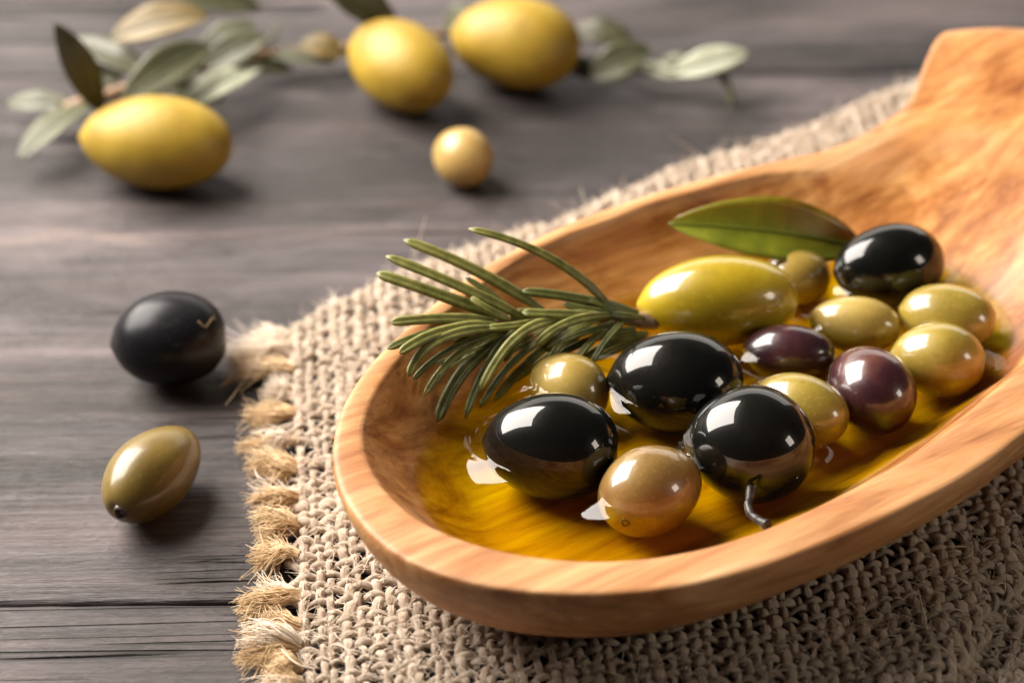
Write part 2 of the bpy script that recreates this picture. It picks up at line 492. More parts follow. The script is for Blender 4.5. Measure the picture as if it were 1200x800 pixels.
# beyond the frame: the near rim runs on to its own shoulder and round the end of the short handle
pts += [(4.9, -10.25, 3.0), (6.3, -9.85, 3.05), (7.6, -9.35, 3.15), (8.8, -8.85, 3.35), (9.9, -8.3, 3.65), (11.0, -7.6, 3.9),
        (12.1, -6.3, 4.05), (12.7, -4.6, 4.1), (12.5, -2.9, 4.1), (11.9, -1.9, 4.08)]
inner_px = [(455, 437), (425, 486), (420, 512), (427, 542), (447, 572), (485, 610), (522, 629), (575, 642), (660, 658), (740, 657), (800, 648), (896, 620), (960, 588), (1024, 556), (1080, 524), (1120, 490),
            (1160, 456), (1200, 420), (490, 400), (560, 340), (635, 291), (723, 258), (812, 225), (900, 206)]
ipts = []
for x, y in inner_px:
    q = to_uv(at(x, y, 2.95)[:2])
    ipts.append((q[0], q[1], 2.95))
ipts += [(6.4, -2.35, 3.05), (7.7, -3.2, 3.2), (8.5, -4.4, 3.35), (8.8, -5.6, 3.4), (8.6, -6.8, 3.3), (7.8, -7.7, 3.15), (6.3, -8.55, 3.0)]


def polar(pl, n, smooth):
    P = np.array(pl)
    a = np.arctan2(P[:, 1] - CEN[1], P[:, 0] - CEN[0])
    r = np.hypot(P[:, 1] - CEN[1], P[:, 0] - CEN[0])
    o = np.argsort(a)
    a, r, z = a[o], r[o], P[o, 2]
    aa = np.concatenate([a - 2 * np.pi, a, a + 2 * np.pi])
    th = TH
    rr = np.interp(th, aa, np.tile(r, 3))
    zz = np.interp(th, aa, np.tile(z, 3))
    for _ in range(smooth):
        rr = (np.roll(rr, 1) + 2 * rr + np.roll(rr, -1)) / 4
        zz = (np.roll(zz, 1) + 2 * zz + np.roll(zz, -1)) / 4
    return th, rr, zz


TH = np.linspace(-np.pi, np.pi, 600, endpoint=False)
NB = len(TH)


def z_rim(u):
    """height of the rim along the bowl: level, then rising into the handle"""
    x = np.clip((np.asarray(u) - 6.8) / 4.4, 0, 1)
    return 3.0 + 1.05 * x * x * (3 - 2 * x)


th, rO, _ = polar(pts, NB, 0)
_, rI, _ = polar(ipts, NB, 90)
ws = np.exp(-((TH - R(46)) / R(13)) ** 2)          # the shoulder keeps its tight curve, the rest is eased


def ease(r, n):
    for _ in range(n):
        r = (np.roll(r, 1) + 2 * r + np.roll(r, -1)) / 4
    return r


rO = ease(ease(rO, 110) * (1 - ws) + ease(rO, 4) * ws, 3)
dirs = np.stack([np.cos(th), np.sin(th)], -1)
O2 = CEN + dirs * rO[:, None]
I2 = CEN + dirs * np.minimum(rI, rO - 0.35)[:, None]
zO, zI = z_rim(O2[:, 0]), z_rim(I2[:, 0]) - 0.05
SA, SB = np.array([-2.6, -6.2]), np.array([3.0, -6.0])


def spine(P):
    d = SB - SA
    t = np.clip(((P - SA) @ d) / (d @ d), 0, 1)
    return SA + t[:, None] * d


qI, qO = spine(I2), spine(O2)
wob = 1 + 0.004 * vnoise(th * 6, 3)
rings = []          # (P2, z, wet)
handle_w = np.clip((zO - 3.05) / 0.8, 0, 1)
# underside, from the foot outwards
for k, z in ((0.0, ZB), (0.30, ZB), (0.52, ZB), (0.60, ZB + 0.06), (0.68, 0.86), (0.78, 1.22), (0.865, 1.62), (0.925, 1.98), (0.967, 2.32), (0.990, 2.62)):
    lift = np.clip((k - 0.45) / 0.5, 0, 1) ** 1.5
    zz = np.full(NB, z) + (zO - 3.0) * lift * 1.0
    rings.append((qO + (O2 - qO) * k * wob[:, None], zz, 0.0))
for k, dz in ((1.0, -0.22), (1.0, -0.09), (0.998, -0.035), (0.993, -0.008)):
    rings.append((qO + (O2 - qO) * k * wob[:, None], zO + dz, 0.0))
O3 = qO + (O2 - qO) * 0.975 * wob[:, None]
for s in (0.0, 0.15, 0.3, 0.45, 0.6, 0.75, 0.9):
    q_ = O3 * (1 - s) + I2 * s
    zz = z_rim(q_[:, 0]) - 0.05 * s
    sag = 0.12 * handle_w * np.sin(np.pi * s)
    rings.append((q_, zz - sag + 0.015 * np.sin(np.pi * s), 0.30 * s + handle_w * 0.75))
for k in (1.0, 0.988, 0.975, 0.95, 0.92, 0.88, 0.84, 0.80, 0.76, 0.72, 0.68, 0.64, 0.60, 0.56, 0.52, 0.47, 0.38, 0.25, 0.12, 0.0):
    g = np.clip((k - 0.50) / 0.50, 0, 1) ** 1.55
    zz = ZFLOOR + (zI - 0.03 - ZFLOOR) * g
    zz = zz + 0.012 * vnoise(th * 5 + k * 9, 9) * (k < 0.98)
    rings.append((qI + (I2 - qI) * k, zz, (0.15 + 0.85 * min(1, max(0, (k - 0.55) / 0.2))) if k < 0.985 else 0.55))
# hollow and handle run into each other without an edge
RP = np.array([r[0] for r in rings]); RZ = np.array([np.broadcast_to(r[1], (NB,)) for r in rings])
hw_ = np.clip((R(70) - np.abs(TH)) / R(30), 0, 1); hw_ = hw_ * hw_ * (3 - 2 * hw_)
lo_, hi_ = 16, len(rings) - 4
for _ in range(55):
    az = (RZ[lo_ - 1:hi_ - 1] + RZ[lo_ + 1:hi_ + 1]) / 2
    ap = (RP[lo_ - 1:hi_ - 1] + RP[lo_ + 1:hi_ + 1]) / 2
    RZ[lo_:hi_] = RZ[lo_:hi_] * (1 - hw_) + az * hw_
    RP[lo_:hi_] = RP[lo_:hi_] * (1 - hw_[:, None]) + ap * hw_[:, None]
for k in range(15, len(rings)):              # and the height eases sideways too, the more the further in
    for _ in range(min((k - 15) * 20, 200)):
        RZ[k] = (np.roll(RZ[k], 1) + 2 * RZ[k] + np.roll(RZ[k], -1)) / 4 * np.clip(hw_, 0, 1) + RZ[k] * (1 - np.clip(hw_, 0, 1))
# towards the handle the height is eased over the surface itself, so no seam follows the shoulder
sel = np.zeros(RZ.shape, bool)
sel[14:] = RP[14:, :, 0] > 4.2
Q_ = RP[sel].astype(np.float32); zq = RZ[sel].astype(np.float32)
dens = np.zeros(len(Q_), np.float32); znew = np.zeros(len(Q_), np.float32)


def kern(a, b):
    return np.exp(-((a[:, None, :] - b[None]) ** 2).sum(-1) / (2 * 0.42 ** 2))


for c_ in range(0, len(Q_), 1000):
    dens[c_:c_ + 1000] = kern(Q_[c_:c_ + 1000], Q_).sum(1)
for c_ in range(0, len(Q_), 1000):
    kw_ = kern(Q_[c_:c_ + 1000], Q_) / dens[None]
    znew[c_:c_ + 1000] = (kw_ * zq[None]).sum(1) / kw_.sum(1)
bl_ = np.clip((Q_[:, 0] - 4.6) / 2.2, 0, 1); bl_ = bl_ * bl_ * (3 - 2 * bl_)
RZ[sel] = zq * (1 - bl_) + znew * bl_
RZ[10:14] = np.where(RP[10:14, :, 0] > 4.6, np.minimum(RZ[10:14], RZ[14][None] - np.array([0.21, 0.08, 0.03, 0.005])[:, None]), RZ[10:14])
rings = [(RP[k], RZ[k], rings[k][2]) for k in range(len(rings))]
BV = np.concatenate([np.concatenate([from_uv(p[:, 0], p[:, 1]), z[:, None]], 1) for p, z, w in rings])
BW = np.concatenate([np.broadcast_to(w, (NB,)) for p, z, w in rings])
BF = grid_faces(len(rings), NB)
BF = BF[:, ::-1] if False else BF

bowl_base = np.array([*from_uv(0.0, -6.0), 0.0])
bowl = empty('serving_bowl', (bowl_base[0], bowl_base[1], ZB))
tag(bowl, 'oval carved olive wood serving bowl with broad handle, resting on the burlap cloth', 'bowl')
full = bpy.data.meshes.new('tmp_bowl')
full.from_pydata([tuple(v) for v in BV * S], [], BF.tolist())
full.polygons.foreach_set('use_smooth', np.ones(len(full.polygons), bool))
full.update()
vn = np.zeros(len(BV) * 3)
full.vertices.foreach_get('normal', vn)
vn = vn.reshape(-1, 3)
bvh = BVHTree.FromPolygons([tuple(v) for v in BV], BF.tolist())
# split: the broad handle is a part of its own, the shading runs on across the joint
uvB = np.stack([BV[:, :2] @ EU, BV[:, :2] @ EV], -1)
fu = uvB[BF].mean(1)[:, 0]
fring = BF[:, 0] // NB
isl = (fu > 8.9) & (fring < 21)
for nm, sel in (('bowl_body', ~isl), ('handle', isl)):
    fs = BF[sel]
    used, inv = np.unique(fs, return_inverse=True)
    fs = inv.reshape(-1, 4)
    o = link_mesh(nm, BV[used] - np.array([bowl_base[0], bowl_base[1], ZB]), fs, m_bowl, bowl)
    at_ = o.data.attributes.new('wet', 'FLOAT', 'POINT')
    at_.data.foreach_set('value', BW[used].astype(np.float32))
    o.data.normals_split_custom_set_from_vertices([tuple(v) for v in vn[used]])
bpy.data.meshes.remove(full)


def bowl_z(x, y):
    h = bvh.ray_cast(Vector((x, y, 9.0)), Vector((0, 0, -1)))
    return h[0].z if h[0] else 0.6


# ------------------------------------------------------------------ olives
def olive_mesh(name, a, b, mat, seed, dimple=0.0, egg=0.06, lump=0.017):
    nu, nv = 56, 44
    t = np.linspace(0, np.pi, nu)
    p = np.linspace(0, 2 * np.pi, nv, endpoint=False)
    T, Pp = np.meshgrid(t, p, indexing='ij')
    x = np.cos(T)
    r = np.random.default_rng(seed)
    ex = r.uniform(0.93, 1.08)
    ringr = np.sin(T) ** ex
    ringr = ringr * (1 + egg * x)
    ph = r.uniform(0, 6.28, 6)
    l = 1 + lump * (np.sin(2 * Pp + ph[0]) * np.sin(T) + 0.7 * np.sin(3 * Pp + ph[1] + 2 * x) * np.sin(T) + 0.8 * np.sin(3.1 * x + ph[2]))
    X = x * a * (1 - dimple * np.exp(-(T / 0.20) ** 2) + 0.035 * np.exp(-((np.pi - T) / 0.16) ** 2))
    Y = ringr * np.cos(Pp) * b * l
    Z = ringr * np.sin(Pp) * b * l
    V = np.stack([X, Y, Z], -1).reshape(-1, 3)
    return V, grid_faces(nu, nv)


def olive(px, py, maj, mnr, tilt, mat, label, on='table', flip=False, lift=0.0, pitch=0.0, seed=1, dimple=0.03, group=None, egg=0.06, name='olive', z=None):
    """ellipse seen in the photo (centre, half axes in px, tilt in degrees, counter-clockwise) -> ellipsoid lying level"""
    th_ = R(tilt)
    zc = 1.2 if on == 'table' else 2.3
    for _ in range(30):
        c = at(px, py, zc)
        k = depth(c) / FPX
        b = mnr * k
        sp = math.sin(PITCH)
        yaw = math.atan2(math.sin(th_) / sp, math.cos(th_))
        w2 = math.cos(yaw) ** 2 + (math.sin(yaw) * sp) ** 2
        a = math.sqrt(max(((maj * k) ** 2 - b * b) / w2 + b * b, b * b * 1.0001))
        a = min(a, 1.75 * b)
        if z is not None:
            zn = z
        elif on == 'table':
            zn = b * 0.995
        else:
            V, F = olive_mesh('x', a, b, None, seed, dimple, egg)
            M3 = Matrix.Rotation(yaw + (math.pi if flip else 0), 3, 'Z') @ Matrix.Rotation(pitch, 3, 'Y')
            Vw = V[::7] @ np.array(M3).T
            Vw = Vw[Vw[:, 2] < 0]
            zn = max(bowl_z(c[0] + q[0], c[1] + q[1]) - q[2] for q in Vw) + lift + 0.005
        if abs(zn - zc) < 1e-4:
            break
        zc = zc + 0.7 * (zn - zc)
    V, F = olive_mesh(name, a, b, mat, seed, dimple, egg)
    o = link_mesh(name, V, F, mat)
    o.location = Vector(at(px, py, zc)) * S
    o.rotation_euler = (0, pitch, yaw + (math.pi if flip else 0))
    tag(o, label, 'olive', group)
    o_info.append((o, at(px, py, zc), a, b, yaw, label))
    return o, a, b


o_info = []
scarred = {}
G1 = 'olives lying loose on the table'
G2 = 'olives in the bowl of oil'
t1, a, b = olive(199, 397, 67, 56, 6, m_black_dry, 'dull black olive lying on the bare boards beside the fringed cloth corner', seed=3, group=G1)
scarred['t1'] = (t1, a, b)
t2, a, b = olive(179, 554, 67, 46, 47, m_brown_dry, 'brown green olive with a dark stem scar, lying on the boards beside the fringe', flip=True, seed=4, group=G1, dimple=0.05)
scarred['t2'] = (t2, a, b)
olive(542, 184, 37, 34, -30, m_tan_dry, 'small tan olive lying alone on the boards between cloth and big olives', seed=5, group=G1)
olive(184, 166, 90, 55, -4, m_yellow_dry, 'large yellow green olive resting against the leafiest end of the branch', seed=6, group=G1)
olive(468, 76, 68, 50, -33, m_yellow_dry, 'large yellow olive tilted beside a broad dark leaf, between two other big olives', seed=7, group=G1)
olive(605, 50, 76, 53, -9, m_yellow_dry, 'large yellow olive beside the small twig with silvery leaves', seed=8, group=G1)

olive(647, 523, 80, 64, -4, m_black, 'glossy black olive beside the rosemary tips, in front of a pale olive', 'bowl', seed=11, group=G2)
b2, a, b = olive(762, 575, 63, 53, 22, m_brown, 'tan olive with a tiny dark pit, between two black olives', 'bowl', flip=True, seed=12, group=G2, egg=0.03)
scarred['b2'] = (b2, a, b)
b3, a, b = olive(880, 521, 77, 68, -6, m_black, 'glossy black olive with a short curled stem, next to the bowl rim', 'bowl', seed=13, group=G2)
scarred['b3'] = (b3, a, b)
olive(793, 448, 80, 62, -3, m_black, 'glossy black olive against the large yellow olive', 'bowl', seed=14, group=G2)
olive(666, 456, 49, 43, -25, m_pale, 'pale olive half hidden behind a black olive, next to the rosemary', 'bowl', seed=15, group=G2)
b6, a, b = olive(843, 352, 96, 54, 3, m_yellow, 'large yellow green olive, biggest in the bowl, with a pale stem scar', 'bowl', lift=0.28, seed=16, group=G2, dimple=0.04)
scarred['b6'] = (b6, a, b)
olive(933, 325, 41, 34, 4, m_pale, 'pale green olive tucked behind the large yellow olive under the leaf', 'bowl', seed=30, group=G2, lift=0.02, dimple=0.0, egg=0.0)
olive(1042, 311, 66, 49, 8, m_black, 'glossy black olive beside the green leaf', 'bowl', seed=18, group=G2)
olive(1002, 380, 54, 33, -6, m_pale, 'small pale green olive between the purple olives and the black olive by the leaf', 'bowl', lift=0.22, seed=19, group=G2)
olive(925, 414, 54, 35, -5, m_purple, 'dark purple olive between the large yellow olive and a green one', 'bowl', lift=0.22, seed=20, group=G2)
olive(1021, 456, 55, 49, -50, m_purple, 'purple olive with a reddish top, next to the rim among green olives', 'bowl', seed=21, group=G2)
olive(1111, 371, 56, 39, -10, m_green, 'green olive nearest the handle, behind another green olive', 'bowl', lift=0.1, seed=22, group=G2)
olive(1100, 421, 55, 44, -8, m_green, 'green olive between the bowl rim and another green olive', 'bowl', seed=23, group=G2)
olive(938, 479, 57, 42, -20, m_green, 'green olive tucked between a black olive and a purple olive', 'bowl', lift=0.12, seed=24, group=G2)

def disc(name, r, n, parent, loc, axis, mat, thick=0.03, hollow=0.0):
    """small round scar with a raised lip, set on the end of an olive (local cm)"""
    ax = Vector(axis).normalized()
    q = ax.to_track_quat('Z', 'Y')
    prof = [(1.25, -0.05), (1.1, 0.012), (0.9, 0.03), (0.65, 0.012), (0.35, -0.012 - hollow), (0.0, -0.02 - hollow)]
    V, F = [], []
    for rr, zz in prof:
        for k in range(n):
            t = 2 * math.pi * k / n
            w = 1 + 0.1 * math.sin(3 * t + 1)
            V.append(q @ Vector((rr * r * w * math.cos(t), rr * r * w * math.sin(t), zz)) + Vector(loc))
    F = grid_faces(len(prof), n)
    return link_mesh(name, [tuple(v) for v in V], F, mat, parent)


def surf(o, a, b, px, py):
    """point of an olive's skin under a photo pixel, in the olive's own axes"""
    c = np.array(o.location) / S
    d = VV * FPX + RV * (px - 600) + UV_ * (400 - py)
    d /= np.linalg.norm(d)
    M3 = np.array(o.rotation_euler.to_matrix())
    lo = M3.T @ (CAM - c); ld = M3.T @ d
    A = np.array([a, b, b])
    p, q = lo / A, ld / A
    B_, A_, C_ = p @ q, q @ q, p @ p - 1
    disc_ = max(B_ * B_ - A_ * C_, 0)
    pt = lo + ld * ((-B_ - math.sqrt(disc_)) / A_)
    nrm = pt / A ** 2
    return pt, nrm / np.linalg.norm(nrm)


for key, (px, py), r, mt, hol in (('t2', (141, 601), 0.11, m_scar, 0.04), ('b2', (733, 612), 0.07, m_scar, 0.05), ('b6', (911, 352), 0.10, m_scar_tan, 0.015)):
    o, a, b = scarred[key]
    p, nr = surf(o, a, b, px, py)
    disc('stem_scar', r, 18, o, p - nr * 0.005, nr, mt, hollow=hol)
# the curled stem of the black olive
o, a, b = scarred['b3']
M3 = np.array(o.rotation_euler.to_matrix()); c3 = np.array(o.location) / S
p0, nr = surf(o, a, b, 881, 571)
wpts = [M3 @ p0 + c3 - 0.1 * (M3 @ nr)]
for (x, y, z) in ((879, 582, 2.06), (876, 592, 2.02), (880, 603, 1.99), (890, 610, 1.98), (900, 615, 2.02)):
    wpts.append(at(x, y, z))
w = np.array(wpts)
tt = np.linspace(0, len(w) - 1, 28)
path = np.stack([np.interp(tt, np.arange(len(w)), w[:, k]) for k in range(3)], -1)
for _ in range(4):
    path[1:-1] = (path[:-2] + 2 * path[1:-1] + path[2:]) / 4
rad = 0.072 + 0.012 * vnoise(tt * 2.2, 4) + 0.03 * np.exp(-((tt - tt[-1]) / 0.35) ** 2) + 0.05 * np.exp(-(tt / 0.6) ** 2)
V, F, uv = tube((path - c3) @ M3, rad, rad, (M3.T @ np.array([0.3, -0.5, 0.8])), 12)
link_mesh('stem', V, F, m_stem_dark, o)
# the pale thread of stalk on the dry black olive
o, a, b = scarred['t1']
pp = []
for (x, y) in ((232, 377), (236, 381), (240, 384), (244, 379), (247, 374), (250, 372), (252, 376)):
    p, nr = surf(o, a, b, x, y)
    pp.append(p + nr * 0.02)
pp = np.array(pp)
tt = np.linspace(0, len(pp) - 1, 24)
pp = np.stack([np.interp(tt, np.arange(len(pp)), pp[:, k]) for k in range(3)], -1)
V, F, uv = tube(pp, 0.017, 0.017, (0.2, 0.3, 1), 6)
link_mesh('stalk_thread', V, F, m_thread, o)

# ------------------------------------------------------------------ olive oil: a level pool with menisci at every olive and at the wall
uu = np.arange(-6.6, 8.6, 0.045)
vv = np.arange(-10.6, -1.4, 0.045)
UU, WW = np.meshgrid(uu, vv, indexing='ij')
P2 = from_uv(UU, WW)
bz = np.array([[0.0] * len(vv)] * len(uu))
# floor height by the ring profile (nearest by ray)
for i in range(len(uu)):
    for j in range(len(vv)):
        bz[i, j] = bowl_z(P2[i, j, 0], P2[i, j, 1])
H = np.full(UU.shape, ZOIL)
men = np.zeros(UU.shape)
for (o, c, a, b, yaw, lab) in o_info[6:]:
    dz = c[2] - ZOIL
    if abs(dz) >= b or 'tucked behind the large yellow' in lab:
        continue
    s = math.sqrt(1 - (dz / b) ** 2)
    x = (P2[..., 0] - c[0]) * math.cos(yaw) + (P2[..., 1] - c[1]) * math.sin(yaw)
    y = -(P2[..., 0] - c[0]) * math.sin(yaw) + (P2[..., 1] - c[1]) * math.cos(yaw)
    rr = np.sqrt((x / (a * s)) ** 2 + (y / (b * s)) ** 2)
    d = (rr - 1) * (np.hypot(x, y) / np.maximum(rr, 1e-6))
    men += ((0.06 if 'biggest' in lab else min(0.30, 0.32 * b)) * np.exp(-np.maximum(d, -0.05) / 0.20)) ** 3
men = np.minimum(men ** (1 / 3), 0.28)
wall = np.clip(bz - ZOIL, -1.0, 0.1)
men = np.maximum(men, 0.02 * np.exp(np.minimum(wall, 0) / 0.08))
H = H + men + 0.004 * np.sin(UU * 2.1 + 0.6) * np.cos(WW * 1.7)
rel = np.stack([UU - CEN[0], WW - CEN[1]], -1)
keep = (bz < ZOIL + 0.22) & (np.hypot(rel[..., 0], rel[..., 1]) < np.interp(np.arctan2(rel[..., 1], rel[..., 0]), th, np.minimum(rI, rO - 0.35)))
core = keep.copy()
nu, nv = UU.shape
idx = -np.ones(UU.shape, int)
fc = keep[:-1, :-1] & keep[1:, :-1] & keep[1:, 1:] & keep[:-1, 1:]
vm = np.zeros(UU.shape, bool)
for (di, dj) in ((0, 0), (1, 0), (1, 1), (0, 1)):
    vm[di:nu - 1 + di, dj:nv - 1 + dj] |= fc
idx[vm] = np.arange(vm.sum())
top = np.stack([P2[vm][:, 0], P2[vm][:, 1], H[vm]], -1)
bot = np.stack([P2[vm][:, 0], P2[vm][:, 1], np.minimum(bz[vm] - 0.12, H[vm] - 0.05)], -1)
nt = len(top)
ii, jj = np.nonzero(fc)
ft = np.stack([idx[ii, jj], idx[ii + 1, jj], idx[ii + 1, jj + 1], idx[ii, jj + 1]], -1)
fb = ft[:, ::-1] + nt
edges = {}
for f in ft:
    for k in range(4):
        e = (int(f[k]), int(f[(k + 1) % 4]))
        if (e[1], e[0]) in edges:
            del edges[(e[1], e[0])]
        else:
            edges[e] = 1
sk = [[e[1], e[0], e[0] + nt, e[1] + nt] for e in edges]
oil = link_mesh('olive_oil', np.concatenate([top, bot]), ft.tolist() + fb.tolist() + sk, m_oil)
tag(oil, 'pool of golden olive oil filling the hollow of the wooden bowl', 'oil')

# ------------------------------------------------------------------ rosemary sprig
sprig = empty('rosemary_sprig', tuple(at(600, 385, 2.2)))
tag(sprig, 'fresh green rosemary sprig leaning over the bowl rim with its tips in the oil', 'rosemary')
sp0 = np.array(sprig.location) / S
stem_px = [(770, 378, 2.25), (720, 372, 2.45), (670, 372, 2.65), (620, 372, 2.75), (585, 376, 2.8), (560, 381, 2.8)]


def curve3(cps, n):
    w = np.array([at(*c) for c in cps])
    m = len(w)
    if m == 3:
        t = np.linspace(0, 1, n)[:, None]
        # through the middle point
        cm = 2 * w[1] - 0.5 * (w[0] + w[2])
        return (1 - t) ** 2 * w[0] + 2 * t * (1 - t) * cm + t * t * w[2]
    tt = np.linspace(0, m - 1, n)
    p = np.stack([np.interp(tt, np.arange(m), w[:, k]) for k in range(3)], -1)
    for _ in range(12):
        p[1:-1] = (p[:-2] + 2 * p[1:-1] + p[2:]) / 4
    return p


p = curve3(stem_px, 40)
rr = np.linspace(0.14, 0.07, 40) * (1 + 0.15 * vnoise(np.linspace(0, 14, 40), 8))
V, F, uv = tube(p - sp0, rr, rr, (0, 0, 1), 10)
link_mesh('stem', V, F, m_twig, sprig)
# a needle: strap with rolled-under edges and a groove down its face
NPROF = [(-0.55, -0.75), (0, -0.55), (0.55, -0.75), (0.95, -0.45), (1.0, 0.15), (0.72, 0.62), (0.30, 0.66), (0.0, 0.30), (-0.30, 0.66), (-0.72, 0.62), (-1.0, 0.15), (-0.95, -0.45)]


def needle(cps, hw, mat, up=(0, -0.55, 0.83), roll=0.0):
    p = curve3(cps, 26)
    s = np.linspace(0, 1, 26)
    wd = 0.86 * hw * np.minimum(1, 0.45 + 2.6 * s) * np.sqrt(np.clip(1 - np.clip((s - 0.90) / 0.10, 0, 1) ** 2, 0.03, 1)) * (1 - 0.18 * s)
    wd = wd * (1 + 0.05 * vnoise(s * 7, random.randint(0, 500)))
    up = np.array(up) + np.array([math.sin(roll), 0, 0])
    V, F, uv = tube(p - sp0, wd, wd * 0.62, up, profile=NPROF)
    return link_mesh('needle', V, F, mat, sprig)


G, D, E_ = m_needle, m_needle_dk, m_needle_rib
needles = [
    # base, middle, tip as (px, py, z), half width, material
    ([(722, 368, 2.6), (650, 305, 3.7), (549, 268, 4.3)], 0.105, G, 0.2),
    ([(640, 366, 2.8), (560, 318, 3.6), (473, 281, 4.1)], 0.135, G, 0.1),
    ([(618, 374, 2.85), (540, 336, 3.5), (452, 300, 3.95)], 0.125, G, -0.1),
    ([(588, 372, 2.9), (515, 345, 3.45), (441, 320, 3.8)], 0.140, G, 0.0),
    ([(598, 374, 3.0), (572, 362, 3.25), (552, 348, 3.4)], 0.085, G, 0.1),
    ([(580, 376, 2.95), (520, 373, 3.3), (457, 378, 3.45)], 0.125, G, 0.0),
    ([(570, 382, 2.9), (510, 388, 3.2), (454, 409, 3.3)], 0.105, D, -0.1),
    ([(585, 382, 2.95), (520, 388, 3.25), (468, 414, 3.25)], 0.135, G, 0.1),
    ([(590, 384, 2.95), (515, 398, 3.2), (479, 441, 2.85)], 0.115, G, 0.2),
    ([(595, 386, 2.85), (530, 408, 3.0), (484, 445, 2.75)], 0.075, D, 0.0),
    ([(598, 388, 2.8), (540, 412, 2.9), (497, 464, 2.5)], 0.085, G, 0.1),
    ([(575, 386, 2.75), (535, 420, 2.7), (500, 462, 2.45)], 0.060, D, 0.0),
    ([(602, 390, 2.75), (545, 432, 2.55), (513, 494, 2.02)], 0.150, D, 0.0),
    ([(590, 400, 2.55), (560, 420, 2.4), (520, 480, 2.1)], 0.070, D, 0.2),
    ([(650, 378, 2.8), (590, 402, 2.75), (545, 490, 2.0)], 0.105, D, 0.1),
    ([(655, 376, 2.9), (605, 395, 2.95), (563, 458, 2.35)], 0.115, G, 0.1),
    ([(690, 380, 2.65), (640, 405, 2.4), (579, 470, 1.9)], 0.110, G, 0.0),
    ([(640, 398, 2.5), (600, 425, 2.3), (562, 478, 1.85)], 0.085, D, 0.0),
    ([(720, 370, 2.65), (660, 368, 3.0), (612, 366, 3.1)], 0.115, G, 0.0),
    ([(748, 366, 2.5), (680, 350, 3.0), (612, 341, 3.25)], 0.120, D, 0.1),
    ([(718, 369, 2.7), (665, 378, 2.95), (628, 404, 2.75)], 0.105, G, 0.2),
    ([(640, 375, 2.85), (605, 381, 3.0), (572, 384, 3.05)], 0.100, G, 0.0),
    ([(700, 385, 2.5), (665, 395, 2.5), (640, 412, 2.35)], 0.090, G, 0.0),
    ([(745, 385, 2.35), (700, 395, 2.35), (655, 415, 2.2)], 0.100, D, 0.0),
    ([(760, 390, 2.2), (715, 402, 2.15), (672, 428, 1.95)], 0.100, G, 0.1),
    ([(768, 398, 2.1), (735, 404, 2.05), (697, 421, 1.92)], 0.110, G, 0.0),
    ([(730, 380, 2.5), (690, 388, 2.6), (655, 402, 2.5)], 0.085, D, 0.0),
    ([(755, 372, 2.45), (705, 366, 2.8), (660, 356, 3.0)], 0.095, D, 0.0),
    ([(690, 384, 2.5), (650, 412, 2.2), (600, 448, 1.95)], 0.085, D, 0.0),
    ([(620, 384, 2.75), (580, 405, 2.6), (545, 440, 2.35)], 0.080, D, 0.0),
    ([(610, 380, 2.8), (585, 352, 3.2), (545, 325, 3.5)], 0.075, D, 0.0),
    ([(640, 395, 2.5), (615, 404, 2.45), (600, 412, 2.35)], 0.060, E_, 0.0),
    ([(610, 392, 2.7), (560, 408, 2.75), (506, 428, 2.9)], 0.045, E_, 0.0),
    ([(600, 394, 2.65), (555, 415, 2.7), (512, 440, 2.75)], 0.040, E_, 0.0),
]
nr_ = random.Random(11)
for k in range(22):                           # the shorter inner needles that fill the whorls
    bx_ = nr_.uniform(570, 735)
    lift_ = nr_.uniform(-1, 1)
    tx_ = bx_ - nr_.uniform(35, 75)
    ty_ = 378 + (nr_.uniform(22, 62) if lift_ < 0.35 else -nr_.uniform(5, 30))
    zb_ = 2.55 + (735 - bx_) * 0.0015
    zt_ = 2.95 if ty_ < 378 else max(2.05, 2.75 - (ty_ - 378) * 0.011)
    needles.append(([(bx_, 376, zb_), ((bx_ + tx_) / 2, (376 + ty_) / 2 - 5, (zb_ + zt_) / 2 + 0.12), (tx_, ty_, zt_)], nr_.uniform(0.06, 0.09), nr_.choice([G, D, D]), nr_.uniform(-0.3, 0.3)))
for cps, hw, mt, rl in needles:
    needle(cps, hw, mt, roll=rl)

# ------------------------------------------------------------------ leaves
def leaf_mesh(base, tip, half_w, normal, fold=0.25, arch=0.0, nseg=22, thick=0.028, mid=0.5, droop=0.0):
    """blade with a folded midrib, closed and thin; world cm"""
    b_, t_ = np.array(base, float), np.array(tip, float)
    ax = t_ - b_
    L = np.linalg.norm(ax); ax /= L
    nn = np.array(normal, float); nn -= ax * (nn @ ax); nn /= np.linalg.norm(nn)
    sd = np.cross(nn, ax)
    s = np.linspace(0, 1, nseg)
    wdt = half_w * np.clip(np.sin(np.pi * s ** (math.log(0.5) / math.log(mid))), 0, 1) ** 0.75 + 0.01
    crs = np.linspace(-1, 1, 9)
    spine_ = b_ + ax * (s * L)[:, None] + nn * (arch * np.sin(np.pi * s))[:, None] - nn * (droop * s ** 3)[:, None]
    up = spine_[:, None] + sd * (crs[None, :] * wdt[:, None])[..., None] + nn * (np.abs(crs)[None, :] ** 1.3 * wdt[:, None] * fold)[..., None]
    up = up + nn * (0.03 * wdt[:, None] * np.sin(s * 17)[:, None] * crs[None, :] ** 2)[..., None]
    lo = up - nn * thick * (1 - 0.6 * np.abs(crs))[None, :, None]
    m = 9
    V = np.concatenate([up.reshape(-1, 3), lo.reshape(-1, 3)])
    F = grid_faces(nseg, m, wrap_m=False)
    n0 = nseg * m
    faces = F.tolist() + (F[:, ::-1] + n0).tolist()
    for i in range(nseg - 1):
        faces.append([i * m, (i + 1) * m, (i + 1) * m + n0, i * m + n0])
        faces.append([(i + 1) * m + m - 1, i * m + m - 1, i * m + m - 1 + n0, (i + 1) * m + m - 1 + n0])
    return V, faces, spine_


